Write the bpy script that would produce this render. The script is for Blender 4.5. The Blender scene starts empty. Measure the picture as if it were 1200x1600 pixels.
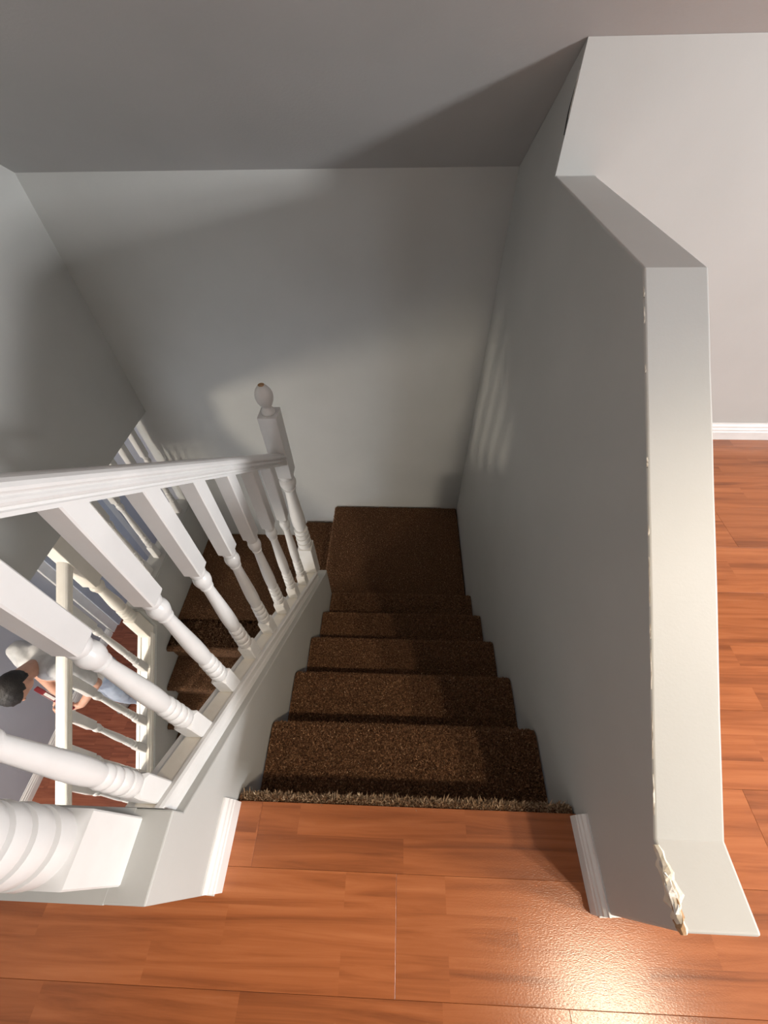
import bpy, bmesh, math, random
import numpy as np
from mathutils import Vector, Matrix
random.seed(7); rng = np.random.default_rng(7)
S = bpy.context.scene
COL = S.collection

# ---------------------------------------------------------------- camera
F_PX, PITCH, YAW, ROLL, CAM_H = 639.06, 49.565, -2.966, 1.369, 1.2613
p_, y_, r_ = (math.radians(a) for a in (PITCH, YAW, ROLL))
Fw = Vector((math.sin(y_)*math.cos(p_), math.cos(y_)*math.cos(p_), -math.sin(p_)))
Rt = Vector((math.cos(y_), -math.sin(y_), 0)); Dn = Fw.cross(Rt)
right = Rt*math.cos(r_) + Dn*math.sin(r_); down = -Rt*math.sin(r_) + Dn*math.cos(r_)
cd = bpy.data.cameras.new('camera'); cam = bpy.data.objects.new('camera', cd); COL.objects.link(cam)
cd.sensor_fit = 'VERTICAL'; cd.sensor_height = 24.0; cd.lens = 24.0*F_PX/1600.0; cd.clip_start = 0.02
mw = Matrix((right, -down, -Fw)).transposed().to_4x4(); mw.translation = (0, 0, CAM_H)
cam.matrix_world = mw; S.camera = cam

# ---------------------------------------------------------------- world, daylight, exposure
w = bpy.data.worlds.new('world'); S.world = w; w.use_nodes = True
w.node_tree.nodes['Background'].inputs[0].default_value = (0.75, 0.85, 1.0, 1)
w.node_tree.nodes['Background'].inputs[1].default_value = 1.0
S.view_settings.view_transform = 'Standard'; S.view_settings.look = 'None'
S.view_settings.gamma = 1.0; S.view_settings.use_curve_mapping = False
S.view_settings.exposure = 0.22
def area(name, loc, direction, sx, sy, power, color):
    l = bpy.data.lights.new(name, 'AREA'); l.shape = 'RECTANGLE'; l.size = sx; l.size_y = sy
    l.energy = power; l.color = color
    o = bpy.data.objects.new(name, l); COL.objects.link(o); o.location = loc
    o.rotation_euler = Vector(direction).to_track_quat('-Z', 'Z').to_euler(); return o
area('window_daylight', (4.42, -0.95, 1.48), (-1, 0.25, -0.08), 0.7, 0.62, 325, (0.96, 0.965, 0.98))
area('hall_window_daylight', (-2.25, -2.33, -1.35), (0.05, 1, 0.05), 0.9, 1.2, 30, (0.86, 0.92, 1.0))

# ---------------------------------------------------------------- constants (metres, upper floor = 0)
XR, XR2 = 0.452, 0.572          # partition wall on the right of the stairs
XL, XL2 = -0.399, -0.519        # stringer wall on the left
Y0, YF, RISE, RUN = 0.1095, 0.103, 0.1923, 0.2273
YB = 2.079                      # end wall of the stairwell
YW = 1.5665                     # end wall of the room on the right
YEND = -0.071; HLOW = 0.349
XW = -1.58                      # left side of the stairwell
ZLAND, ZMID, ZPLAT, ZLOW = -1.118, -1.31, -1.50, -2.65
ZCL = -0.25                     # ceiling of the lower hall
XH = -2.88                      # far wall of the lower hall
SLC = 0.65                      # slope of the attic ceiling
def zceil(y): return min(2.25, 1.246 - SLC*(y-YW))

# ---------------------------------------------------------------- materials
def mat(name): 
    m = bpy.data.materials.new(name); m.use_nodes = True
    return m, m.node_tree, m.node_tree.nodes['Principled BSDF']
def N(t, kind, **kw):
    n = t.nodes.new(kind)
    for k, v in kw.items():
        if k in n.inputs: n.inputs[k].default_value = v
        else: setattr(n, k, v)
    return n
def ramp(t, stops):
    n = t.nodes.new('ShaderNodeValToRGB'); e = n.color_ramp.elements
    while len(e) < len(stops): e.new(0.5)
    for i, (p, c) in enumerate(stops): e[i].position = p; e[i].color = (*c, 1)
    return n
def paint(name, c1, c2, rough=0.5, scale=9, bump=0.08, bscale=220, spec=0.5):
    m, t, b = mat(name); tc = N(t, 'ShaderNodeTexCoord')
    n = N(t, 'ShaderNodeTexNoise', Scale=scale, Detail=5.0); t.links.new(tc.outputs['Object'], n.inputs['Vector'])
    r = ramp(t, [(0.3, c1), (0.7, c2)]); t.links.new(n.outputs[0], r.inputs[0]); t.links.new(r.outputs[0], b.inputs['Base Color'])
    n2 = N(t, 'ShaderNodeTexNoise', Scale=bscale, Detail=3.0); t.links.new(tc.outputs['Object'], n2.inputs['Vector'])
    bp = N(t, 'ShaderNodeBump', Strength=bump, Distance=0.004); t.links.new(n2.outputs[0], bp.inputs['Height']); t.links.new(bp.outputs[0], b.inputs['Normal'])
    b.inputs['Roughness'].default_value = rough; b.inputs['Specular IOR Level'].default_value = spec
    return m
M = {}
M['wall'] = paint('grey_wall_paint', (.465, .47, .452), (.505, .508, .49), .55, 3, .035, 190)
M['ceiling'] = paint('grey_ceiling_paint', (.43, .43, .425), (.47, .465, .46), .7, 2.5, .12, 120)
M['hallwall'] = paint('lavender_grey_wall_paint', (.40, .415, .47), (.43, .445, .50), .6, 3, .08, 160)
M['white'] = paint('white_gloss_paint', (.69, .685, .67), (.75, .745, .73), .30, 12, .06, 70)
M['trim'] = paint('white_trim_paint', (.72, .71, .695), (.78, .775, .76), .38, 14, .05, 60)
M['cream'] = paint('cream_white_paint', (.78, .74, .66), (.84, .80, .73), .35, 10, .05, 60)
M['plaster'] = paint('broken_plaster', (.62, .56, .44), (.78, .74, .66), .9, 60, .6, 90)
M['rawwood'] = paint('splintered_wood', (.28, .15, .07), (.52, .33, .18), .85, 90, .6, 120)
M['chipwhite'] = paint('flaked_paint', (.72, .70, .66), (.85, .84, .80), .7, 60, .4, 120)
M['chiptan'] = paint('bare_filler', (.50, .44, .36), (.68, .64, .57), .8, 60, .4, 120)
M['dark'] = paint('dark_gap', (.01, .01, .01), (.02, .02, .02), .9)
M['skin'] = paint('skin', (.50, .27, .19), (.57, .32, .23), .5, 20, .05, 200)
M['hair'] = paint('black_hair', (.006, .005, .005), (.014, .010, .009), .65, 60, .5, 140)
M['shirt'] = paint('light_grey_shirt', (.42, .42, .42), (.52, .52, .52), .85, 14, .25, 60)
M['jeans'] = paint('pale_blue_denim', (.28, .34, .44), (.42, .46, .54), .85, 12, .3, 120)
M['shoe'] = paint('grey_shoe', (.10, .09, .09), (.22, .20, .19), .6, 20)
M['red'] = paint('dark_red_plastic', (.16, .012, .018), (.22, .02, .025), .35, 20)
M['eye'] = paint('eye', (.03, .02, .02), (.05, .03, .02), .2)
M['lip'] = paint('lip', (.42, .17, .14), (.46, .2, .16), .5)
M['peach'] = paint('peach_panel', (.74, .50, .42), (.80, .56, .48), .5)
M['glassblue'] = paint('pale_blue_door', (.40, .43, .50), (.46, .49, .56), .35)
M['metal'] = paint('brushed_metal', (.5, .5, .5), (.6, .6, .6), .3); M['metal'].node_tree.nodes['Principled BSDF'].inputs['Metallic'].default_value = 1
def emis(name, col, s):
    m, t, b = mat(name); b.inputs['Emission Color'].default_value = (*col, 1); b.inputs['Emission Strength'].default_value = s
    b.inputs['Base Color'].default_value = (.8, .8, .8, 1); return m
def wood(name, dark, mid, light):
    m, t, b = mat(name); tc = N(t, 'ShaderNodeTexCoord'); oi = N(t, 'ShaderNodeObjectInfo')
    mul = N(t, 'ShaderNodeVectorMath', operation='MULTIPLY'); mul.inputs[1].default_value = (37.0, 0.0, 11.0)
    t.links.new(oi.outputs['Random'], mul.inputs[0])
    add = N(t, 'ShaderNodeVectorMath', operation='ADD'); t.links.new(tc.outputs['Object'], add.inputs[0]); t.links.new(mul.outputs[0], add.inputs[1])
    br = N(t, 'ShaderNodeTexBrick', Scale=1.0); br.offset = 0.37; br.squash = 1.0
    br.inputs['Mortar Size'].default_value = 0.0; br.inputs['Brick Width'].default_value = 0.41; br.inputs['Row Height'].default_value = 0.19/3
    br.inputs['Color1'].default_value = (0, 0, 0, 1); br.inputs['Color2'].default_value = (1, 1, 1, 1)
    t.links.new(add.outputs[0], br.inputs['Vector'])
    # grain stretched along the board, shifted strip by strip
    mp = N(t, 'ShaderNodeMapping'); mp.inputs['Scale'].default_value = (1.7, 34, 4); t.links.new(add.outputs[0], mp.inputs['Vector'])
    ad2 = N(t, 'ShaderNodeVectorMath', operation='ADD'); t.links.new(mp.outputs[0], ad2.inputs[0])
    mu2 = N(t, 'ShaderNodeVectorMath', operation='SCALE'); mu2.inputs['Scale'].default_value = 9.0; t.links.new(br.outputs['Color'], mu2.inputs[0]); t.links.new(mu2.outputs[0], ad2.inputs[1])
    g = N(t, 'ShaderNodeTexNoise', Scale=1.0, Detail=7.0, Roughness=.62, Distortion=.9); t.links.new(ad2.outputs[0], g.inputs['Vector'])
    mp3 = N(t, 'ShaderNodeMapping'); mp3.inputs['Scale'].default_value = (9, 170, 9); t.links.new(add.outputs[0], mp3.inputs['Vector'])
    g2 = N(t, 'ShaderNodeTexNoise', Scale=1.0, Detail=4.0); t.links.new(mp3.outputs[0], g2.inputs['Vector'])
    def mth(op, a, bb, v=None):
        n = N(t, 'ShaderNodeMath', operation=op)
        for i, q in enumerate((a, bb)):
            if isinstance(q, float): n.inputs[i].default_value = q
            else: t.links.new(q, n.inputs[i])
        return n.outputs[0]
    s = mth('ADD', mth('MULTIPLY', g.outputs[0], 1.15), mth('MULTIPLY', br.outputs['Color'], .13))
    s = mth('ADD', s, mth('MULTIPLY', g2.outputs[0], .16))
    s = mth('SUBTRACT', s, .30)
    r = ramp(t, [(0.16, dark), (0.45, mid), (0.80, light)]); t.links.new(s, r.inputs[0])
    hs = N(t, 'ShaderNodeHueSaturation'); t.links.new(r.outputs[0], hs.inputs['Color'])
    t.links.new(mth('ADD', mth('MULTIPLY', oi.outputs['Random'], .16), .92), hs.inputs['Value'])
    t.links.new(hs.outputs[0], b.inputs['Base Color'])
    em = N(t, 'ShaderNodeTexNoise', Scale=200.0, Detail=2.0); mp4 = N(t, 'ShaderNodeMapping'); mp4.inputs['Scale'].default_value = (1, 2.6, 1)
    t.links.new(add.outputs[0], mp4.inputs['Vector']); t.links.new(mp4.outputs[0], em.inputs['Vector'])
    bp = N(t, 'ShaderNodeBump', Strength=.14, Distance=.0014); t.links.new(em.outputs[0], bp.inputs['Height']); t.links.new(bp.outputs[0], b.inputs['Normal'])
    b.inputs['Roughness'].default_value = .22; b.inputs['Specular IOR Level'].default_value = .5
    return m
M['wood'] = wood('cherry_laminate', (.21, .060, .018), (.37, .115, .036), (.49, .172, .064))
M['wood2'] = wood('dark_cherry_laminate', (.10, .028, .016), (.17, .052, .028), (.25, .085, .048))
def carpet(name):
    m, t, b = mat(name); tc = N(t, 'ShaderNodeTexCoord')
    n = N(t, 'ShaderNodeTexNoise', Scale=170.0, Detail=4.0); t.links.new(tc.outputs['Object'], n.inputs['Vector'])
    r = ramp(t, [(0.32, (.04, .02, .01)), (.52, (.14, .07, .036)), (.72, (.30, .165, .09))]); t.links.new(n.outputs[0], r.inputs[0])
    t.links.new(r.outputs[0], b.inputs['Base Color'])
    bp = N(t, 'ShaderNodeBump', Strength=.9, Distance=.006); t.links.new(n.outputs[0], bp.inputs['Height']); t.links.new(bp.outputs[0], b.inputs['Normal'])
    b.inputs['Roughness'].default_value = .95; b.inputs['Specular IOR Level'].default_value = .15
    return m
M['carpet'] = carpet('brown_cut_pile_carpet')
def fibre(name, stops):
    m, t, b = mat(name); a = N(t, 'ShaderNodeAttribute'); a.attribute_name = 'tone'
    r = ramp(t, stops); t.links.new(a.outputs['Fac'], r.inputs[0]); t.links.new(r.outputs[0], b.inputs['Base Color'])
    b.inputs['Roughness'].default_value = .9; b.inputs['Specular IOR Level'].default_value = .15
    return m
M['pile'] = fibre('brown_pile_yarn', [(0, (.07, .032, .016)), (.5, (.25, .128, .066)), (.82, (.46, .27, .15)), (1, (.70, .50, .33))])
M['fray'] = fibre('frayed_tan_yarn', [(0, (.16, .10, .06)), (.5, (.38, .26, .16)), (1, (.68, .54, .38))])

# ---------------------------------------------------------------- builders
def link(name, me, m=None, parent=None, smooth=False):
    if m is not None: me.materials.append(M[m] if isinstance(m, str) else m)
    if smooth:
        me.polygons.foreach_set('use_smooth', [True]*len(me.polygons))
    o = bpy.data.objects.new(name, me); COL.objects.link(o)
    if parent is not None: o.parent = parent
    return o
def mesh(verts, faces):
    me = bpy.data.meshes.new('m'); me.from_pydata([tuple(v) for v in verts], [], faces); me.update()
    bm = bmesh.new(); bm.from_mesh(me); bmesh.ops.recalc_face_normals(bm, faces=bm.faces); bm.to_mesh(me); bm.free(); return me
def prism(poly, a, b, axis='x'):
    n = len(poly); V = []
    for s in (a, b):
        for (p, q) in poly: V.append({'x': (s, p, q), 'y': (p, s, q), 'z': (p, q, s)}[axis])
    Fs = [tuple(range(n)), tuple(range(2*n-1, n-1, -1))] + [(i, (i+1) % n, n+(i+1) % n, n+i) for i in range(n)]
    return mesh(V, Fs)
def box(x0, x1, y0, y1, z0, z1): return prism([(y0, z0), (y1, z0), (y1, z1), (y0, z1)], x0, x1)
def bevel(o, wd=.004, seg=2):
    b = o.modifiers.new('bevel', 'BEVEL'); b.width = wd; b.segments = seg; b.limit_method = 'ANGLE'; b.angle_limit = math.radians(40); return o
def struct(o): o['kind'] = 'structure'; return o
def tag(o, label, cat, group=None):
    o['label'] = label; o['category'] = cat
    if group: o['group'] = group
    return o
def empty(name, loc=(0, 0, 0)):
    o = bpy.data.objects.new(name, None); COL.objects.link(o); o.location = loc; o.empty_display_size = .1; return o

# ---------------------------------------------------------------- floors with separate boards
PW, PL = 0.19, 1.215
def planks(parent, rects, ztop, m, yphase, seed, x_offsets):
    """boards run along x; rects = (x0,x1,y0,y1) areas that the floor covers"""
    rr = random.Random(seed); th = .012; cache = {}
    ys = {}
    for (x0, x1, y0, y1) in rects:
        k = math.floor((y0-yphase)/PW)
        while yphase + k*PW < y1 - 1e-4:
            a, b = max(y0, yphase+k*PW), min(y1, yphase+(k+1)*PW)
            if b-a > .004:
                off = x_offsets.get(k, (k*0.4137) % PL)
                j = math.floor((x0-off)/PL)
                while off + j*PL < x1 - 1e-4:
                    c, d = max(x0, off+j*PL), min(x1, off+(j+1)*PL)
                    if d-c > .004:
                        key = (round(d-c, 4), round(b-a, 4))
                        if key not in cache:
                            g = .0002; L, W = d-c, b-a
                            cut = lambda e: [(e+g, e+g), (L-e-g, e+g), (L-e-g, W-e-g), (e+g, W-e-g)]
                            V = [(x, y, -th) for x, y in cut(0)]+[(x, y, -.0004) for x, y in cut(0)]+[(x, y, 0) for x, y in cut(.0005)]
                            Fs = [(0, 3, 2, 1)]+[(i, (i+1) % 4, 4+(i+1) % 4, 4+i) for i in range(4)]+[(4+i, 4+(i+1) % 4, 8+(i+1) % 4, 8+i) for i in range(4)]+[(8, 9, 10, 11)]
                            me = mesh(V, Fs); me.materials.append(M[m]); cache[key] = me
                        o = bpy.data.objects.new('plank', cache[key]); COL.objects.link(o); o.parent = parent
                        o.location = (c, a, ztop)
                    j += 1
            k += 1
UP = [(-1.58, 4.29, -1.353, -.023), (XL, XR, -.023, YF), (XR2, 4.29, -.023, YW)]
fl = struct(link('floor', mesh([], []), 'dark'))
bmv, bmf = [], []
for (x0, x1, y0, y1) in [(-1.58, 4.3, -3.0, YEND-.001), (XL, XR, YEND-.001, YF-.004), (XR2, 4.3, YEND-.001, YW)]:
    me = box(x0, x1, y0, y1, -.24, -.0121); o = len(bmv); bmv += [v.co[:] for v in me.vertices]; bmf += [tuple(o+i for i in p.vertices) for p in me.polygons]
fl.data = mesh(bmv, bmf); fl.data.materials.append(M['rawwood'])
planks(fl, UP, 0.0, 'wood', -.213, 3, {0: .010, -1: .355, 1: -.33})
f2 = struct(link('floor_lower', box(XH, -.40, -2.3, 3.0, ZLOW-.15, ZLOW-.0121), 'dark'))
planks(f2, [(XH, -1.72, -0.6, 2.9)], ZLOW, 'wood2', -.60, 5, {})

# ---------------------------------------------------------------- walls
zt = zceil
# partition on the right of the stairs: low end, raked part, level ledge, full height
def ragged(p, q, n, amp):
    return [(p[0]+(q[0]-p[0])*i/n + (random.uniform(-amp, amp) if 0 < i < n else 0), p[1]+(q[1]-p[1])*i/n + (random.uniform(-amp, amp) if 0 < i < n else 0)) for i in range(n)]
prof = [(YEND, -.30)] + [(YEND, HLOW)] + ragged((.043, HLOW), (.86, .968), 10, .0012) + [(.86, .968), (YW, .975), (YW, zt(YW)), (YB, zt(YB)), (YB, -1.7), (1.2, -1.7), (.3, -.9)]
wr = struct(bevel(link('wall_right', prism(prof, XR, XR2), 'wall'), .005, 3))
wf = struct(link('wall_front', box(XR+.0006, 4.3, YW-.001, YW+.12, .975, zt(YW)), 'wall'))
struct(link('wall_front_lower', box(XR2, 4.3, YW-.001, YW+.12, -.24, .975), 'wall'))
wb = struct(link('wall_back', prism([(XH-.02, ZLOW), (XR2, ZLOW), (XR2, zt(YB)), (XW-.12, zt(YB)), (XW-.12, ZCL), (XW-.12, ZLOW)][1:], YB, YB+.12, 'y'), 'wall'))
# stringer wall with the raked top, left of the upper flight
ZWT = lambda y: .348-.868*y
prof = [(YEND, -.24), (YEND, HLOW), (.057, HLOW), (.057, ZWT(.057)), (1.215, ZWT(1.215)), (1.245, ZWT(1.215)-.012), (1.245, ZLOW), (-.25, ZLOW), (-.25, -.24)]
wl = struct(bevel(link('wall_stringer', prism(prof, XL2, XL), 'wall'), .003, 2))
wg = struct(link('wall_guard', box(XW, XL2+.05, YEND-.0004, .0574, -.24, HLOW+.0004), 'wall'))
# wall hanging over the lower hall opening, left side of the stairwell
ya = YW-(2.25-1.246)/SLC
wo = struct(link('wall_left', prism([(-3.0, ZCL), (YB, ZCL), (YB, zt(YB)), (ya, 2.25), (-3.0, 2.25)], XW-.12, XW), 'wall'))
# sloping attic ceiling and the flat one behind
prof = [(-3.0, 2.25), (ya, 2.25), (YB+.12, zt(YB)-SLC*.12), (YB+.12, zt(YB)-SLC*.12+.13), (ya+.05, 2.38), (-3.0, 2.38)]
ce = struct(link('ceiling', prism(prof, XW-.12, 4.42), 'ceiling'))
# room on the right: far wall with a window, wall behind
prof_out = [(-3.0, -.24), (YW, -.24), (YW, zt(YW)), (ya, 2.25), (-3.0, 2.25)]
def wall_with_hole(name, outer, hole, a, b, axis, m):
    """outer rectangle/polygon is split round the hole into four pieces of one mesh"""
    V, Fs = [], []
    (h0, h1, k0, k1) = hole
    us = [p[0] for p in outer]; vs = [p[1] for p in outer]
    u0, u1, v0, v1 = min(us), max(us), min(vs), max(vs)
    if len(outer) > 4: pieces = [[(u0, v0), (h0, v0), (h0, v1), (u0, v1)], [(h1, v0)]+[(YW, v0), (YW, zt(YW)), (ya, 2.25)]+[(h1, v1)]]
    else: pieces = [[(u0, v0), (h0, v0), (h0, v1), (u0, v1)], [(h1, v0), (u1, v0), (u1, v1), (h1, v1)]]
    pieces += [[(h0, v0), (h1, v0), (h1, k0), (h0, k0)], [(h0, k1), (h1, k1), (h1, v1), (h0, v1)]]
    for pc in pieces:
        me = prism(pc, a, b, axis); o = len(V); V += [v.co[:] for v in me.vertices]; Fs += [tuple(o+i for i in p.vertices) for p in me.polygons]
    return struct(link(name, mesh(V, Fs), m))
wall_with_hole('wall_far_right', prof_out, (-1.30, -.60, 1.17, 1.79), 4.3, 4.4, 'x', 'wall')
def window(name, plane, a0, a1, z0, z1, axis):
    fr = struct(empty(name, (0, 0, 0)))
    def bar(nm, b0, b1, c0, c1, d, m='trim'):
        return link(nm, box(plane-d, plane+d, b0, b1, c0, c1) if axis == 'x' else box(b0, b1, plane-d, plane+d, c0, c1), m, fr)
    bar('window_frame', a0, a0+.05, z0, z1, .03); bar('window_frame', a1-.05, a1, z0, z1, .03)
    bar('window_frame', a0, a1, z0, z0+.05, .03); bar('window_frame', a0, a1, z1-.05, z1, .03)
    mid = (z0+z1)/2; bar('glazing_bar', a0+.05, a1-.05, mid-.018, mid+.018, .02)
    return fr
window('window_1', 4.35, -1.30, -.60, 1.17, 1.79, 'x')
struct(link('wall_behind', box(-1.7, 4.4, -3.1, -3.0, -.24, 2.25), 'wall'))
# lower hall
struct(link('wall_hall', box(XH-.1, XH, -2.3, 3.0, ZLOW, ZCL), 'hallwall'))
wall_with_hole('wall_hall_end', [(XH, ZLOW), (-.4, ZLOW), (-.4, ZCL), (XH, ZCL)], (-2.75, -1.75, -2.0, -.7), -2.3, -2.2, 'y', 'hallwall')
window('window_2', -2.25, -2.75, -1.75, -2.0, -.7, 'y')
struct(link('wall_hall_back', box(XH, XW-.12, 2.9, 3.0, ZLOW, ZCL), 'hallwall'))
struct(link('ceiling_lower', prism([(XH, -3.0), (XW, -3.0), (XW-.12, -3.0), (XW-.12, 3.0), (XH, 3.0)], ZCL, ZCL+.12, 'z'), 'ceiling'))
struct(link('ceiling_passage', box(XW, XR2, -2.3, .05, ZCL, -.241), 'ceiling'))
struct(link('wall_passage', box(XL2+.12, XL2+.2, -2.3, .1, ZLOW, ZCL), 'wall'))
# low wall on the open side of the lower flight
CB = lambda y: -1.30 + .853*(y-1.137)
prof = [(YB, ZLOW), (YB, -1.085), (1.145, -1.085), (1.145, CB(1.145)), ((-2.60+1.30)/.853+1.137, -2.60), (-.42, ZLOW)]
struct(bevel(link('wall_lower_guard', prism(prof, -1.72, -1.60), 'wall'), .003, 2))

# ---------------------------------------------------------------- baseboards, trims
def base_prof(h, d):   # (out, up)
    return [(0, 0), (d, 0), (d, h*.50), (d*.86, h*.54), (d*.86, h*.66), (d*.62, h*.72), (d*.62, h*.84), (d*.30, h*.92), (d*.22, h), (0, h)]
bl = struct(link('baseboard_left', prism([(XL+a, b) for a, b in base_prof(.098, .014)], YEND+.002, .100, 'y'), 'trim'))
brr = struct(link('baseboard_right', prism([(XR-a, b) for a, b in base_prof(.074, .016)], YEND-.004, .098, 'y'), 'trim'))
# the broken end of the right one and the bead of filler beside it
link('splintered_end', mesh([(XR-.004, YEND-.0045, .0), (XR-.0005, YEND-.0045, .0), (XR-.0005, YEND-.0045, .062), (XR-.004, YEND-.0045, .035),
      (XR-.006, YEND+.006, .0), (XR, YEND+.010, .0), (XR-.0005, YEND+.012, .0665), (XR-.0035, YEND+.008, .058)], [(0, 1, 2, 3), (4, 7, 6, 5), (0, 4, 5, 1), (1, 5, 6, 2), (2, 6, 7, 3), (3, 7, 4, 0)]), 'rawwood', brr)
link('filler_bead', prism([(XR, YEND-.009), (XR+.08, YEND-.005), (XR+.10, YEND+.001), (XR+.002, YEND+.001)], 0.0005, .006, 'z'), 'chipwhite', brr)
link('filler_bead', prism([(XL-.002, YEND-.004), (XL-.05, YEND-.002), (XL-.05, YEND+.001), (XL-.002, YEND+.001)], 0.0005, .005, 'z'), 'chipwhite', bl)
struct(link('baseboard_front', prism([(YW-a, b) for a, b in base_prof(.085, .016)], XR2, 4.3, 'x'), 'trim'))
struct(link('baseboard_hall', prism([(XH+a, b) for a, b in [(p, ZLOW+q) for p, q in base_prof(.11, .016)]], -2.2, 1.66, 'y'), 'trim'))

# flaked paint and broken plaster along the edges of the partition
def shard(name, pts, ax, m, parent, t=.0022):
    """jagged piece: outline on a face (ax = normal axis), small thickness, uneven outer points"""
    n = len(pts); V = [Vector(p) for p in pts]; nv = Vector(ax)
    T = [v + nv*(t*random.uniform(.5, 1.3)) for v in V]; c = sum(T, Vector())/n + nv*t*.5
    B = [v - nv*.002 for v in V]
    me = mesh(B+T+[c], [tuple(range(n))]+[(i, (i+1) % n, n+(i+1) % n, n+i) for i in range(n)]+[(n+i, n+(i+1) % n, 2*n) for i in range(n)])
    return link(name, me, m, parent)
def edge_patch(y0, y1, wside, wtop, m, zed, t, n=7):
    """patch wrapped over the ledge edge x = XR between y0 and y1"""
    ys = [y0+(y1-y0)*i/n for i in range(n+1)]
    sl = [(y, zed(y)-wside*random.uniform(.35, 1)*math.sin(math.pi*(.12+.8*i/n))) for i, y in enumerate(ys)]
    tp = [(y, XR+wtop*random.uniform(.35, 1)*math.sin(math.pi*(.12+.8*i/n))) for i, y in enumerate(ys)]
    V = []; 
    for i, y in enumerate(ys):
        V += [(XR+.001, y, sl[i][1]), (XR-t*random.uniform(.2, 1), y, (sl[i][1]+zed(y))/2), (XR-t*random.uniform(-.6, 1), y, zed(y)+t*random.uniform(-.4, .9)), ((tp[i][1]+XR)/2, y, zed(y)+t*random.uniform(.2, 1)), (tp[i][1], y, zed(y)-.001)]
    Fs = []
    for i in range(n):
        for k in range(4): Fs.append((5*i+k, 5*i+k+1, 5*i+k+6, 5*i+k+5))
    V += [(XR+.012, ys[0], zed(ys[0])-.012), (XR+.012, ys[-1], zed(ys[-1])-.012)]
    a = len(V)-2
    for k in range(4): Fs += [(k+1, k, a), (5*n+k, 5*n+k+1, a+1)]
    return link('broken_plaster', mesh(V, Fs), m, wr)
flat = lambda y: HLOW
rake = lambda y: HLOW if y < .043 else HLOW+(y-.043)*.7577
edge_patch(YEND-.001, .036, .046, .030, 'plaster', flat, .0035, 12)
edge_patch(YEND-.002, -.022, .030, .020, 'rawwood', flat, .0052, 7)
edge_patch(-.05, .0, .012, .018, 'chipwhite', flat, .0055, 6)
for (a, b, s) in [(.075, .13, .008), (.15, .215, .007), (.245, .30, .006), (.315, .335, .008), (.36, .43, .005), (.46, .475, .008), (.56, .575, .008), (.70, .712, .006), (.775, .80, .006), (.815, .83, .006)]:
    edge_patch(a, b, s*.55, s*.4, 'chiptan', rake, .0010, 6)
# split in the paint high on the full-height corner
def crack(pts, wd, m, nm):
    V = []; n = len(pts)
    for i, (dy, z) in enumerate(pts):
        e = wd*math.sin(math.pi*(i+.3)/(n-.4))
        V += [(XR-.0012, YW+dy, z), (XR-.0012, YW+dy+e, z), (XR+.004, YW+dy, z), (XR+.004, YW+dy+e, z)]
    Fs = []
    for i in range(n-1):
        a, b = 4*i, 4*i+4; Fs += [(a, a+1, b+1, b), (a+2, b+2, b+3, a+3), (a, b, b+2, a+2), (a+1, a+3, b+3, b+1)]
    Fs += [(0, 2, 3, 1), (4*n-4, 4*n-3, 4*n-1, 4*n-2)]
    return link(nm, mesh(V, Fs), m, wr)
crack([(.004, 1.065), (.006, 1.09), (.007, 1.11), (.006, 1.135), (.004, 1.17)], .010, 'dark', 'paint_crack')
crack([(.002, 1.10), (.001, 1.13), (.002, 1.17), (.003, 1.19)], .005, 'chipwhite', 'paint_flake')

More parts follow.
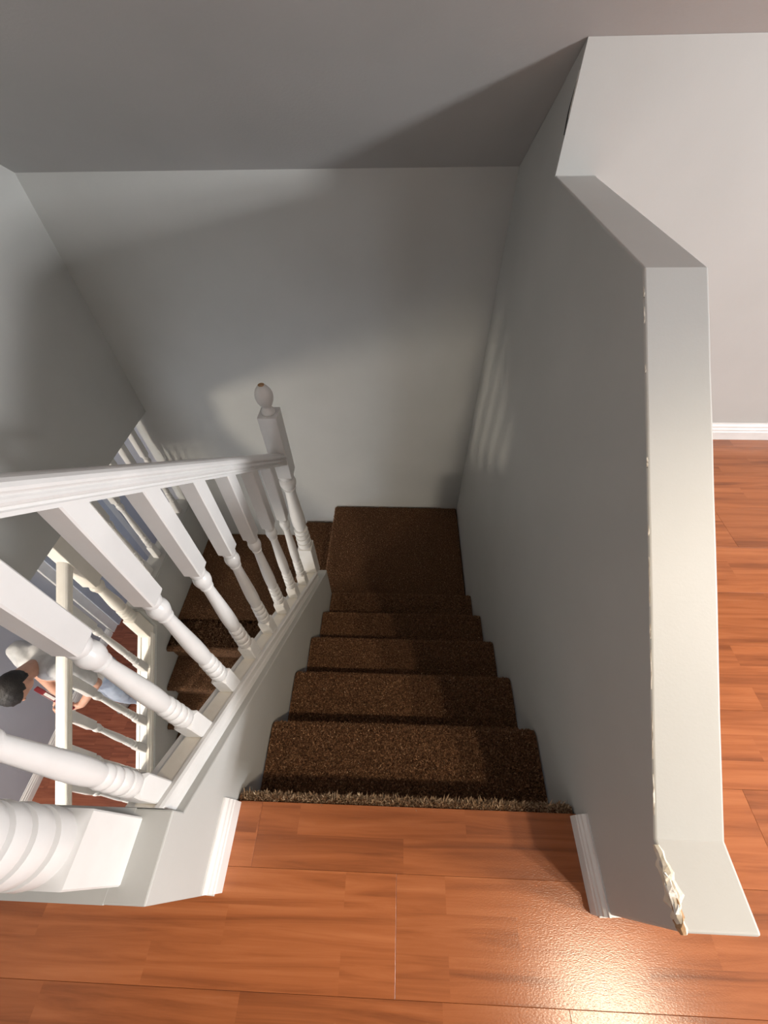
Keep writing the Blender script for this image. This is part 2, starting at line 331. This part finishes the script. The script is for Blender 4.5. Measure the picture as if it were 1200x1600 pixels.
# ---------------------------------------------------------------- carpeted stairs
def step_mesh(x0, x1, yback, ynose, z, drop, sgn):
    """carpeted step: tread with a rolled nosing, then the riser set back below it. sgn=+1 descends to +y"""
    P = [(yback-.03*sgn, z-.03), (yback-.03*sgn, z), (ynose-.024*sgn, z)]
    for a in range(1, 9):
        t = math.pi*a/8; P.append((ynose-.024*sgn+math.sin(t)*.024*sgn, z-.024+math.cos(t)*.024))
    P += [(ynose-.030*sgn, z-.052), (ynose-.032*sgn, z-drop-.02), (ynose-.06*sgn, z-drop-.02), (ynose-.06*sgn, z-.03)]
    return prism(P, x0, x1)
fib_surfaces = []
def fibres(name, quads, m, lean=(0, 0, 0)):
    """quads: (origin, u, v, normal, count, length, width). One mesh of twisted yarn blades."""
    VV, TT = [], []
    for (o, u, v, nrm, cnt, ln, wd) in quads:
        o, u, v, nrm = (np.array(a, float) for a in (o, u, v, nrm))
        a = rng.random((cnt, 1)); b = rng.random((cnt, 1)); a = .006/np.linalg.norm(u)+a*(1-.012/np.linalg.norm(u)); b = b if np.linalg.norm(v) < .3 else .005/np.linalg.norm(v)+b*(1-.01/np.linalg.norm(v)); base = o+a*u+b*v-nrm*.001
        th = rng.random((cnt, 1))*2*np.pi; un = u/np.linalg.norm(u); vn = v/np.linalg.norm(v)
        side = (np.cos(th)*un+np.sin(th)*vn)*wd*rng.uniform(.6, 1.2, (cnt, 1))
        tip = base + nrm*ln*rng.uniform(.6, 1.25, (cnt, 1)) + (un*rng.normal(0, .45, (cnt, 1))+vn*rng.normal(0, .45, (cnt, 1)))*ln + np.array(lean)*ln
        mid = (base*.45+tip*.55)+side*.15
        VV.append(np.stack([base-side*.5, base+side*.5, mid+side*.5, tip, mid-side*.5], 1).reshape(-1, 3)); TT.append(np.repeat(rng.beta(1.6, 2.2, cnt), 5))
    V = np.concatenate(VV); T = np.concatenate(TT); n = len(V)//5
    me = bpy.data.meshes.new('m'); me.vertices.add(len(V)); me.vertices.foreach_set('co', V.ravel())
    me.loops.add(n*5); me.loops.foreach_set('vertex_index', np.arange(n*5, dtype=np.int32))
    me.polygons.add(n); me.polygons.foreach_set('loop_start', np.arange(0, n*5, 5, dtype=np.int32)); me.polygons.foreach_set('loop_total', np.full(n, 5, np.int32))
    at = me.attributes.new('tone', 'FLOAT', 'POINT'); at.data.foreach_set('value', T.astype(np.float32)); me.update(); me.validate()
    o = link(name, me, m); return o
def add_stuff(name, quads, m, parent, clip=None, **k):
    o = fibres(name, quads, m, **k)
    if clip:
        c = np.empty(len(o.data.vertices)*3); o.data.vertices.foreach_get('co', c); c = c.reshape(-1, 3)
        c[:, 0] = np.clip(c[:, 0], clip[0], clip[1]); c[:, 1] = np.clip(c[:, 1], -9, YB-.002); o.data.vertices.foreach_set('co', c.ravel()); o.data.update(); o.parent = parent; o['kind'] = 'stuff'; return o
def tread_quads(x0, x1, yb, yn, z, dens, ln, wd, sgn):
    W, D = x1-x0, abs(yn-yb); lo = min(yb, yn)
    q = [((x0, lo, z), (W, 0, 0), (0, D-.016, 0) if sgn > 0 else (0, D-.016, 0), (0, 0, 1), int(W*D*dens), ln, wd)]
    if sgn < 0: q[0] = ((x0, lo+.016, z), (W, 0, 0), (0, D-.016, 0), (0, 0, 1), int(W*D*dens), ln, wd)
    q.append(((x0, yn-.016*sgn, z), (W, 0, 0), (0, .016*sgn, -.022), (0, .7*sgn, .7), int(W*.045*dens), ln, wd))
    return q
up = tag(empty('stair_flight', (0, Y0, -RISE)), 'straight flight of brown carpeted steps going down from the cherry floor edge to the landing', 'stairs')
up.location = (0, 0, 0)
CX0, CX1 = XL+.004, XR-.004
dens = {1: 130000, 2: 110000, 3: 80000, 4: 60000, 5: 45000}
quads = []
for i in range(1, 6):
    drop = RISE if i < 5 else (-5*RISE-ZLAND)
    link('step', step_mesh(CX0, CX1, Y0+(i-1)*RUN-.032, Y0+i*RUN, -i*RISE, drop, 1), 'carpet', up)
    quads += tread_quads(CX0, CX1, Y0+(i-1)*RUN-.03, Y0+i*RUN, -i*RISE, dens[i], .0075, .0028, 1)
link('riser', box(CX0, CX1, Y0-.045, Y0-.030, -RISE-.02, -.013), 'carpet', up)
link('carpet_edge', box(CX0, CX1, YF, YF+.014, -.075, -.010), 'carpet', up)
add_stuff('carpet_pile', quads, 'pile', up, clip=(CX0, CX1))
add_stuff('frayed_edge', [((CX0, YF+.001, -.012), (CX1-CX0, 0, 0), (0, .018, -.004), (0, .3, .7), 3600, .011, .0034), ((CX0, YF+.005, -.010), (CX1-CX0, 0, 0), (0, .012, 0), (0, .2, 1), 500, .014, .003), ((CX0, YF+.014, -.07), (CX1-CX0, 0, 0), (0, 0, .06), (0, 1, 0), 2600, .009, .0028)], 'fray', up, clip=(CX0, CX1))
# floor edge board under the last row of planks
trim = struct(link('trim_1', box(XL+.001, XR-.001, YF-.003, YF+.0005, -.07, -.0125), 'dark'))
la = tag(empty('stair_landing', (0, 0, 0)), 'square brown carpeted landing in the corner below the grey end wall', 'landing')
XLL = -.484
Yn5 = Y0+5*RUN
pv = [(XLL, Yn5-.028), (CX1, Yn5-.028), (CX1, YB-.003), (XLL, YB-.003)]
lo_ = link('carpet_slab', prism(pv, ZLAND-.16, ZLAND, 'z'), 'carpet', la); bevel(lo_, .012, 3)
add_stuff('carpet_pile', [((XLL, Yn5-.03, ZLAND), (CX1-XLL, 0, 0), (0, YB-Yn5+.03, 0), (0, 0, 1), 26000, .007, .003), ((XLL, 1.25, ZLAND-.15), (0, YB-1.25, 0), (0, 0, .15), (-1, 0, 0), 3500, .006, .003)], 'pile', la, clip=(-.6, CX1))
lw = tag(empty('stair_flight', (0, 0, 0)), 'brown carpeted turning steps and lower flight running down between two grey walls', 'stairs')
XM = -.745; LX0, LX1 = -1.596, XL2-.004
o = link('quarter_step', prism([(XM, 1.246), (XLL, 1.246), (XLL-.002, YB-.003), (XM, YB-.003)], ZMID-.15, ZMID, 'z'), 'carpet', lw); bevel(o, .018, 4)
o = link('platform', prism([(LX0, 1.09), (LX1, 1.09), (LX1, 1.246), (XM+.02, 1.246), (XM+.02, YB-.003), (LX0, YB-.003)], ZPLAT-.15, ZPLAT, 'z'), 'carpet', lw)
LX0, LX1 = -1.596, XL2-.004
quads = [((XM, 1.25, ZMID), (XLL-XM, 0, 0), (0, YB-1.25, 0), (0, 0, 1), 8000, .007, .003), ((-1.6, 1.09, ZPLAT), (XM+1.6, 0, 0), (0, YB-1.09, 0), (0, 0, 1), 34000, .007, .003), ((XM, 1.09, ZPLAT), (XL2-XM, 0, 0), (0, .155, 0), (0, 0, 1), 1500, .007, .003)]
for k in range(0, 6):
    yn, z = 1.06-.205*k, ZPLAT-.1917*k
    link('step', step_mesh(LX0, LX1, yn+.205, yn, z, .1917, -1), 'carpet', lw)
    if k < 4: quads += tread_quads(LX0, LX1, yn+.21, yn, z, 42000, .007, .003, -1)
add_stuff('carpet_pile', quads, 'pile', lw, clip=(LX0, -.486))

# ---------------------------------------------------------------- turned posts
def lathe_into(V, Fs, prof, seg=20):
    o = len(V)
    for (z, r) in prof:
        for k in range(seg):
            a = 2*math.pi*(k+.5)/seg; V.append((r*math.cos(a), r*math.sin(a), z))
    for i in range(len(prof)-1):
        for k in range(seg): Fs.append((o+i*seg+k, o+i*seg+(k+1) % seg, o+(i+1)*seg+(k+1) % seg, o+(i+1)*seg+k))
    Fs.append(tuple(o+k for k in range(seg-1, -1, -1))); Fs.append(tuple(o+(len(prof)-1)*seg+k for k in range(seg)))
def block_into(V, Fs, z0, z1, h, rake0=0, rake1=0, ch=.0025, taper0=False, taper1=False, rin=None):
    """square block with chamfered arrises; raked ends; a pyramid shoulder where it meets the turning"""
    rings = []
    rin = rin or h*.86
    if taper0: rings.append((z0-.006, rin, 0))
    rings += [(z0, h, rake0), (z1, h, rake1)]
    if taper1: rings.append((z1+.006, rin, 0))
    o = len(V)
    for (z, s, rk) in rings:
        c = ch if s == h else s*.42
        for (x, y) in [(s, -s+c), (s, s-c), (s-c, s), (-s+c, s), (-s, s-c), (-s, -s+c), (-s+c, -s), (s-c, -s)]: V.append((x, y, z+rk*y))
    for i in range(len(rings)-1):
        for k in range(8): Fs.append((o+i*8+k, o+i*8+(k+1) % 8, o+(i+1)*8+(k+1) % 8, o+(i+1)*8+k))
    Fs.append(tuple(o+k for k in range(7, -1, -1))); Fs.append(tuple(o+(len(rings)-1)*8+k for k in range(8)))
TURN = [(0, .80), (.012, .88), (.02, 1.0), (.05, 1.03), (.078, 1.0), (.086, .82), (.094, .97), (.125, 1.02), (.152, .97), (.16, .82), (.168, .95), (.192, .99), (.215, .94), (.224, .80), (.232, .93), (.252, .96), (.27, .90), (.278, .78), (.29, .84),
        (.34, .90), (.40, .92), (.47, .90), (.56, .83), (.66, .74), (.75, .67), (.81, .63), (.816, .76), (.826, .78), (.832, .66), (.848, .66), (.852, .84), (.862, .90), (.885, 1.0), (.905, 1.02), (.925, .95), (.936, .80), (.944, .70), (.952, .80), (.962, .90), (.985, .92), (1.0, .86)]
# deeper beads, as on the near newel
TURN_N = [(a, r if r > .86 or a > .29 else r-.13) for a, r in TURN]
def turned(h, zb, zt_, ztop, rake0=0, rake1=0, zfoot=0.0, seg=20):
    """post: square foot zfoot..zb, turning zb..zt_, square head zt_..ztop"""
    V, Fs = [], []
    block_into(V, Fs, zfoot, zb, h, rake0, 0, taper1=True); block_into(V, Fs, zt_, ztop, h, 0, rake1, taper0=True)
    lathe_into(V, Fs, [(zb+.002+(zt_-zb-.004)*a, h*r) for a, r in (TURN_N if h > .03 else TURN)], seg)
    me = mesh(V, Fs)
    me.polygons.foreach_set('use_smooth', [len(p.vertices) == 4 and abs(p.normal.z) < .97 and max(abs(p.normal.x), abs(p.normal.y)) < .9999 for p in me.polygons]); me.set_sharp_from_angle(angle=math.radians(38))
    return me
def sweep(prof, a, b, rake_end=True):
    """profile (x, up) swept from a to b; ends cut plumb"""
    a, b = Vector(a), Vector(b); n = len(prof)
    V = [(a.x+x, a.y, a.z+z) for x, z in prof]+[(b.x+x, b.y, b.z+z) for x, z in prof]
    return mesh(V, [tuple(range(n)), tuple(range(2*n-1, n-1, -1))]+[(i, (i+1) % n, n+(i+1) % n, n+i) for i in range(n)])
def mirrored(half): return half + [(-x, z) for x, z in reversed(half)]
HAND = mirrored([(.0, .074), (.012, .0735), (.022, .070), (.029, .063), (.032, .054), (.0315, .047), (.028, .042), (.026, .038), (.029, .033), (.030, .027), (.028, .021), (.024, .018), (.024, .012), (.0265, .009), (.0265, 0), (.0, 0)][::1])
HAND = [(x, z*.80) for x, z in HAND]
HAND = [p for i, p in enumerate(HAND) if i == 0 or p != HAND[i-1]]
HAND = HAND[:-1] if HAND[0] == HAND[-1] else HAND

XBAL = -.454
MR = .868; MH = .845
RT = lambda y: .400-MR*y            # bed of the base rail (spindle feet)
HB = lambda y: 1.153-MH*y           # underside of the handrail
bal = tag(empty('stair_balustrade', (0, 0, 0)), 'white painted balustrade with turned spindles on the wall beside the upper flight', 'balustrade')
# base rail: grooved board with moulded lip
BR = [(-.038, -.056), (.036, -.056), (.036, -.030), (.033, -.024), (.033, -.006), (.036, -.002), (.036, .006), (.031, .010), (.023, .010), (.022, 0), (-.030, 0), (-.036, 0), (-.038, -.004)]
link('base_rail', sweep(BR, (XBAL, .058, RT(.058)), (XBAL, 1.150, RT(1.150))), 'white', bal)
hl = .64
SP = [.0840+.1325*i for i in range(8)]
HS = .0200
sp_me = None
for i, y in enumerate(SP):
    total = HB(y)-RT(y)
    me = turned(HS, .090, .505+(total-.76)*.6, total+.004, -MR, -MH, 0)
    me.materials.append(M['white'])
    o = bpy.data.objects.new('baluster', me); COL.objects.link(o); o.parent = bal; o.location = (XBAL+.003, y, RT(y))
# fillet strips between the feet
for i in range(9):
    a = .060 if i == 0 else SP[i-1]+HS; b = SP[i]-HS if i < 8 else 1.142
    if b-a > .004:
        link('fillet', sweep([(-.020, .0), (.021, .0), (.021, .006), (-.020, .006)], (XBAL+.002, a, RT(a)), (XBAL+.002, b, RT(b))), 'cream', bal)
link('handrail', sweep(HAND, (XBAL, .040, HB(.040)), (XBAL, 1.150, HB(1.150))), 'white', bal)
# near newel on the guard wall
def newel(loc, h, zb, zt_, ztop, parent, rake0=0, m='white', finial=True, turn_seg=32):
    me = turned(h, zb, zt_, ztop, rake0, 0, 0, turn_seg); me.materials.append(M[m])
    o = bpy.data.objects.new('newel_post', me); COL.objects.link(o); o.parent = parent; o.location = loc
    if finial:
        V, Fs = [], []; b = h/.034*.80
        lathe_into(V, Fs, [(-.002, .026*b), (.004, .030*b), (.012, .030*b), (.018, .024*b), (.026, .019*b), (.032, .021*b), (.040, .029*b), (.052, .036*b), (.066, .0385*b), (.080, .037*b), (.093, .031*b), (.104, .021*b), (.110, .011*b), (.112, .002)], 28)
        me = mesh(V, Fs); f = link('finial', me, m, o, True); f.location = (0, 0, ztop)
        V, Fs = [], []; lathe_into(V, Fs, [(0, .010), (.002, .011), (.003, .004)], 12)
        g = link('worn_tip', mesh(V, Fs), 'rawwood', o); g.location = (0, 0, ztop+.1095)
    return o
newel((-.4975, -.002, HLOW), .0465, .158, .78, 1.06, bal)
newel((XBAL-.002, 1.176, RT(1.176)), .0340, .235, .735, 1.025, bal, rake0=-MR)

# lower balustrade
lb = tag(empty('stair_balustrade', (0, 0, 0)), 'cream balustrade with thinner turned spindles lining the open side of the lower flight', 'balustrade')
XB2 = -1.660; MB = .853
BT = lambda y: CB(y)+.040
HB2 = lambda y: -.455+ .875*(y-1.046) - .035
BR2 = [(-.048, -.045), (.048, -.045), (.048, -.012), (.040, -.004), (.040, .006), (.026, .010), (.024, 0), (-.024, 0), (-.026, .010), (-.048, .006)]
link('base_rail', sweep(BR2, (XB2, 1.10, BT(1.10)), (XB2, -.15, BT(-.15))), 'cream', lb)
link('handrail', sweep(HAND, (XB2, 1.10, HB2(1.10)), (XB2, -.15, HB2(-.15))), 'cream', lb)
for k in range(8):
    y = .915-.1355*k; t = HB2(y)-BT(y)
    me = turned(.0215, .11, t-.22, t+.004, MB, .875, 0, 14); me.materials.append(M['white'])
    o = bpy.data.objects.new('baluster', me); COL.objects.link(o); o.parent = lb; o.location = (XB2, y, BT(y))
    link('fillet', sweep([(-.022, 0), (.022, 0), (.022, .007), (-.022, .007)], (XB2, y-.0185, BT(y-.0185)), (XB2, y-.117, BT(y-.117))), 'white', lb)
link('base_rail', box(-1.715, -1.603, 1.147, YB, -1.085, -1.067), 'wall', lb)
link('top_rail', box(-1.69, -1.63, 1.14, YB, -.285, ZCL), 'white', lb)
for k in range(6):
    y = 1.285+.135*k
    me = turned(.0205, .11, .56, .783, 0, 0, 0, 14); me.materials.append(M['white'])
    o = bpy.data.objects.new('baluster', me); COL.objects.link(o); o.parent = lb; o.location = (XB2, y, -1.067)
newel((XB2, 1.105, -1.36), .037, .27, .70, 1.11, lb, m='cream', finial=False)

# ---------------------------------------------------------------- hall door beyond the lower balustrade
d = struct(empty('door_1', (0, 0, 0)))
link('door_panel', box(XH, XH+.035, 1.75, 2.55, ZLOW, -.70), 'glassblue', d)
link('door_inset', box(XH+.03, XH+.042, 1.86, 2.44, -1.25, -.78), 'peach', d)
link('door_casing', box(XH, XH+.02, 1.67, 1.75, ZLOW, -.62), 'trim', d)
link('door_casing', box(XH, XH+.02, 2.55, 2.63, ZLOW, -.62), 'trim', d)
link('door_casing', box(XH, XH+.02, 1.67, 2.63, -.70, -.62), 'trim', d)

# ---------------------------------------------------------------- person in the lower hall
def capsule(bm, a, b, ra, rb, seg=12, squash=None):
    a, b = Vector(a), Vector(b); d = (b-a); L = d.length
    q = d.to_track_quat('Z', 'Y').to_matrix().to_4x4() if L > 1e-6 else Matrix.Identity(4)
    rings = []
    for t in (-.99, -.8, -.4, 0): rings.append((ra*t, ra*math.sqrt(1-t*t)))
    for t in (0, .4, .8, .99): rings.append((L+rb*t, rb*math.sqrt(1-t*t)))
    vs = []
    for (z, r) in rings:
        row = []
        for k in range(seg):
            an = 2*math.pi*k/seg; row.append(bm.verts.new(q @ Vector((r*math.cos(an), r*math.sin(an), z)) + a))
        vs.append(row)
    for i in range(len(vs)-1):
        for k in range(seg): bm.faces.new((vs[i][k], vs[i][(k+1) % seg], vs[i+1][(k+1) % seg], vs[i+1][k]))
    bm.faces.new(vs[0][::-1]); bm.faces.new(vs[-1])
def ellip(bm, c, rad, rot=None, seg=20):
    m = Matrix.Translation(c) @ (rot.to_4x4() if rot else Matrix.Identity(4)) @ Matrix.Diagonal((*rad, 1))
    bmesh.ops.create_uvsphere(bm, u_segments=seg, v_segments=seg//2+2, radius=1, matrix=m)
def fused(name, bm, m, parent, vox, sm=4):
    me = bpy.data.meshes.new('m'); bm.to_mesh(me); bm.free(); o = link(name, me, m, parent)
    r = o.modifiers.new('fuse', 'REMESH'); r.mode = 'VOXEL'; r.voxel_size = vox; r.use_smooth_shade = True
    s = o.modifiers.new('soften', 'SMOOTH'); s.factor = .5; s.iterations = sm
    return o
person = tag(empty('person', (-2.28, 1.0, ZLOW)), 'person in a light grey shirt and pale jeans bending over in the lower hall', 'person')
P0 = person.location
def W(x, y, z): return Vector((x, y, z))-P0
fwd = Vector((-.30, -.954, 0)); lef = Vector((.954, -.30, 0)); upv = Vector((0, 0, 1))
shC = W(-2.305, .915, -1.345); hipC = W(-2.255, 1.03, -1.79)
shL, shR = shC+lef*.175, shC-lef*.175
elL, wrL = W(-2.06, .86, -1.62), W(-2.17, .755, -1.735)
elR, wrR = W(-2.52, .93, -1.62), W(-2.335, .80, -1.70)
hL, hR = hipC+lef*.085, hipC-lef*.085
knL, knR = W(-2.20, .955, -2.17), W(-2.39, .985, -2.17)
anL, anR = W(-2.215, 1.035, -2.57), W(-2.40, 1.045, -2.57)
nk = shC+Vector((0, 0, .035))+fwd*.02; hd = W(-2.262, .715, -1.235)
hf = (fwd*.52+lef*.18-upv*.83).normalized(); hu = (hd-nk).normalized(); hu = (hu-hf*hu.dot(hf)).normalized(); hs = hu.cross(hf)   # face dir, crown dir, side
HR = Matrix((hs, hf, hu)).transposed()
def hp(x, y, z): return hd + hs*x + hf*y + hu*z
bm = bmesh.new()
ellip(bm, hd+hu*.02, (.074, .094, .088), HR); ellip(bm, hp(0, .022, -.045), (.058, .066, .066), HR)
ellip(bm, hp(0, .068, -.088), (.024, .020, .020), HR)                      # chin
capsule(bm, hp(0, .088, .012), hp(0, .108, -.028), .008, .014)             # nose
for s in (-1, 1):
    ellip(bm, hp(.074*s, -.004, -.008), (.010, .020, .032), HR); ellip(bm, hp(.030*s, .083, .022), (.020, .010, .007), HR)
capsule(bm, nk-upv*.06, hp(0, -.028, -.05), .058, .052)
capsule(bm, shC-upv*.13, hipC, .095, .095)                                  # trunk under the clothes
for (a, b, c) in ((shL, elL, wrL), (shR, elR, wrR)):
    capsule(bm, a, b, .046, .037); capsule(bm, b, c, .037, .026)
for (a, b, c) in ((hL, knL, anL), (hR, knR, anR)):
    capsule(bm, a, b, .075, .055); capsule(bm, b, c, .052, .038); capsule(bm, c, c-upv*.045+fwd*.08, .034, .02)
def hand(bm, wr_, dirv, side, grip):
    d_ = dirv.normalized(); s_ = side.normalized(); n_ = d_.cross(s_)
    palm = wr_+d_*.045; capsule(bm, wr_, palm+d_*.02, .026, .022); 
    for k in range(4): capsule(bm, palm+s_*(.027-.018*k)*.5, palm+d_*.035+s_*(.030-.020*k), .014, .011)
    for k, L in enumerate((.026, .030, .028, .022)):
        a = palm+d_*.035+s_*(.030-.020*k); b = a+d_*L*.8+n_*L*.5*grip; c = b+n_*L*.8*grip+d_*L*.1; e = c-d_*L*.6+n_*L*.2*grip
        capsule(bm, a, b, .0095, .009, 8); capsule(bm, b, c, .009, .0085, 8); capsule(bm, c, e, .0085, .0078, 8)
    a = wr_+d_*.02+s_*.022; b = a+d_*.028+s_*.018+n_*.012*grip; c = b+d_*.022+n_*.020*grip-s_*.008
    capsule(bm, a, b, .012, .010, 8); capsule(bm, b, c, .010, .0085, 8)
hand(bm, wrL, (fwd*.5-lef*.75-upv*.15), upv*.8+fwd*.3, 1); hand(bm, wrR, (fwd*.6+lef*.5-upv*.4), upv, 1)
body = fused('body', bm, 'skin', person, .0055, 4)
for s in (-1, 1):
    bm = bmesh.new(); ellip(bm, hp(.030*s, .088, .010), (.011, .008, .007), HR, 12)
    me = bpy.data.meshes.new('m'); bm.to_mesh(me); bm.free(); link('eye', me, 'eye', person, True)
bm = bmesh.new(); ellip(bm, hp(0, .090, -.056), (.022, .008, .008), HR, 12); me = bpy.data.meshes.new('m'); bm.to_mesh(me); bm.free(); link('mouth', me, 'lip', person, True)
# hair: cap over crown, back and sides
bm = bmesh.new(); bmesh.ops.create_uvsphere(bm, u_segments=40, v_segments=28, radius=1)
dead = []
for v in bm.verts:
    x, y, z = v.co
    keep = (z > .42) or (y < -.34 and z > -.72) or (abs(x) < .55 and y < .05 and z > -.6) or (z > .12 and y < .12)
    n = .012*math.sin(17*x+5*z)*math.sin(13*y+3*x)+.006*math.sin(41*x+29*z)
    k = 1.0+n*2
    v.co = Vector((x*.083*k, y*.104*k-.004, z*.096*k+.022))
    if not keep: dead.append(v)
bmesh.ops.delete(bm, geom=dead, context='VERTS')
for v in bm.verts: v.co = hd + HR @ v.co
me = bpy.data.meshes.new('m'); bm.to_mesh(me); bm.free(); h_ = link('hair', me, 'hair', person, True)
so = h_.modifiers.new('thick', 'SOLIDIFY'); so.thickness = .010; so.offset = 1
# shirt
bm = bmesh.new()
mid = (shC+hipC)/2
for s in (-1, 1):
    capsule(bm, shC+lef*.09*s-upv*.03-fwd*.01, mid+lef*.075*s, .098, .098); capsule(bm, mid+lef*.075*s, hipC+lef*.07*s-upv*.02, .098, .108)
capsule(bm, shC-lef*.12-upv*.005, shC+lef*.12-upv*.005, .068, .068)
for (a, b) in ((shL, elL), (shR, elR)): capsule(bm, a-(b-a)*.05, a+(b-a)*.72, .066, .063)
ellip(bm, shC-upv*.02-fwd*.06, (.15, .09, .10))
sh = fused('shirt', bm, 'shirt', person, .009, 3)
tx = bpy.data.textures.new('folds', 'CLOUDS'); tx.noise_scale = .07
dm = sh.modifiers.new('folds', 'DISPLACE'); dm.texture = tx; dm.strength = .022; dm.mid_level = .5
bm = bmesh.new()
for (a, b, c) in ((hL, knL, anL), (hR, knR, anR)): capsule(bm, a, b, .102, .074); capsule(bm, b, c, .072, .060)
capsule(bm, hL, hR, .105, .105)
tr = fused('jeans', bm, 'jeans', person, .009, 3); dm = tr.modifiers.new('folds', 'DISPLACE'); dm.texture = tx; dm.strength = .018; dm.mid_level = .5
for a in (anL, anR):
    bm = bmesh.new(); capsule(bm, a-upv*.035-fwd*.03, a-upv*.045+fwd*.11, .045, .036); capsule(bm, a-upv*.01, a-upv*.03, .043, .045)
    for v in list(bm.verts):
        v.co.z = max(v.co.z, ZLOW-P0.z+.001)
    fused('shoe', bm, 'shoe', person, .007, 2)
# red handled tool held upright in the left hand
ta, tb = Vector((-2.212, .718, -1.725)), Vector((-2.268, .752, -1.395))
tool = tag(empty('marking_tool', ta), 'dark red stick with a white strip held up by the bending person', 'tool')
q = (tb-ta).to_track_quat('Z', 'Y'); tool.rotation_mode = 'QUATERNION'; tool.rotation_quaternion = q
L = (tb-ta).length
o = link('stick', box(-.014, .014, -.010, .010, 0, L), 'red', tool); bevel(o, .004, 2)
link('white_strip', box(-.0085, .0085, -.0112, .0112, L*.52, L*.80), 'chipwhite', tool); link('white_strip', box(-.0152, .0152, -.006, .006, L*.52, L*.80), 'chipwhite', tool)

# ---------------------------------------------------------------- lamps
def lamp(name, loc, bulbs, power, col, label, plate, shade, soft, cone=None):
    """plate on the ceiling, one socket + bulb (+ opaque metal shade) per place; the shade limits the cone of light"""
    e = tag(empty(name, loc), label, 'lamp')
    o = link('mounting_plate', prism([(plate*math.cos(a*math.pi/12), .06*math.sin(a*math.pi/12)) for a in range(24)], -.025, 0, 'z'), 'metal', e); bevel(o, .004)
    for (dx, dy, dz) in bulbs:
        V, Fs = [], []; lathe_into(V, Fs, [(dz+.045, .016), (dz+.03, .018), (dz+.015, .03), (dz, .036), (dz-.02, .032), (dz-.034, .015), (dz-.037, .003)], 20)
        b = link('bulb', mesh(V, Fs), emis(name+'_glass', col, 9.0), e, True); b.location = (dx, dy, 0)
        link('socket', prism([(dx+.02*math.cos(a*math.pi/8), dy+.02*math.sin(a*math.pi/8)) for a in range(16)], dz+.04, -.02, 'z'), 'metal', e)
        if shade:
            V, Fs = [], []; n = 28
            pr = [(dz+.050, .022), (dz+.052, .040), (dz+.02, .062), (dz-.045, .075), (dz-.045, .073), (dz+.018, .060), (dz+.048, .039), (dz+.047, .022)]
            for (z, r) in pr:
                for k in range(n): V.append((dx+r*math.cos(2*math.pi*k/n), dy+r*math.sin(2*math.pi*k/n), z))
            for i in range(len(pr)):
                j = (i+1) % len(pr)
                for k in range(n): Fs.append((i*n+k, i*n+(k+1) % n, j*n+(k+1) % n, j*n+k))
            link('lamp_shade', mesh(V, Fs), 'trim', e, True)
        l = bpy.data.lights.new('bulb_light', 'SPOT' if cone else 'POINT'); l.energy = power; l.color = col; l.shadow_soft_size = soft
        if cone: l.spot_size = math.radians(cone); l.spot_blend = .45
        o = bpy.data.objects.new('bulb_light', l); COL.objects.link(o); o.parent = e; o.location = (dx, dy, dz-.05-(0 if cone else .06))
lamp('ceiling_lamp', (1.16, -.60, 2.25), [(-.12, 0, -.09), (.12, 0, -.09)], 52, (1.0, .83, .62), 'twin bulb ceiling lamp with white metal shades above the cherry floor', .28, True, .035, 106)
lamp('hall_ceiling_lamp', (-2.62, -.92, ZCL), [(0, 0, -.20)], 135, (1.0, .88, .72), 'single bare bulb hanging from the ceiling of the lower hall', .08, False, .12)
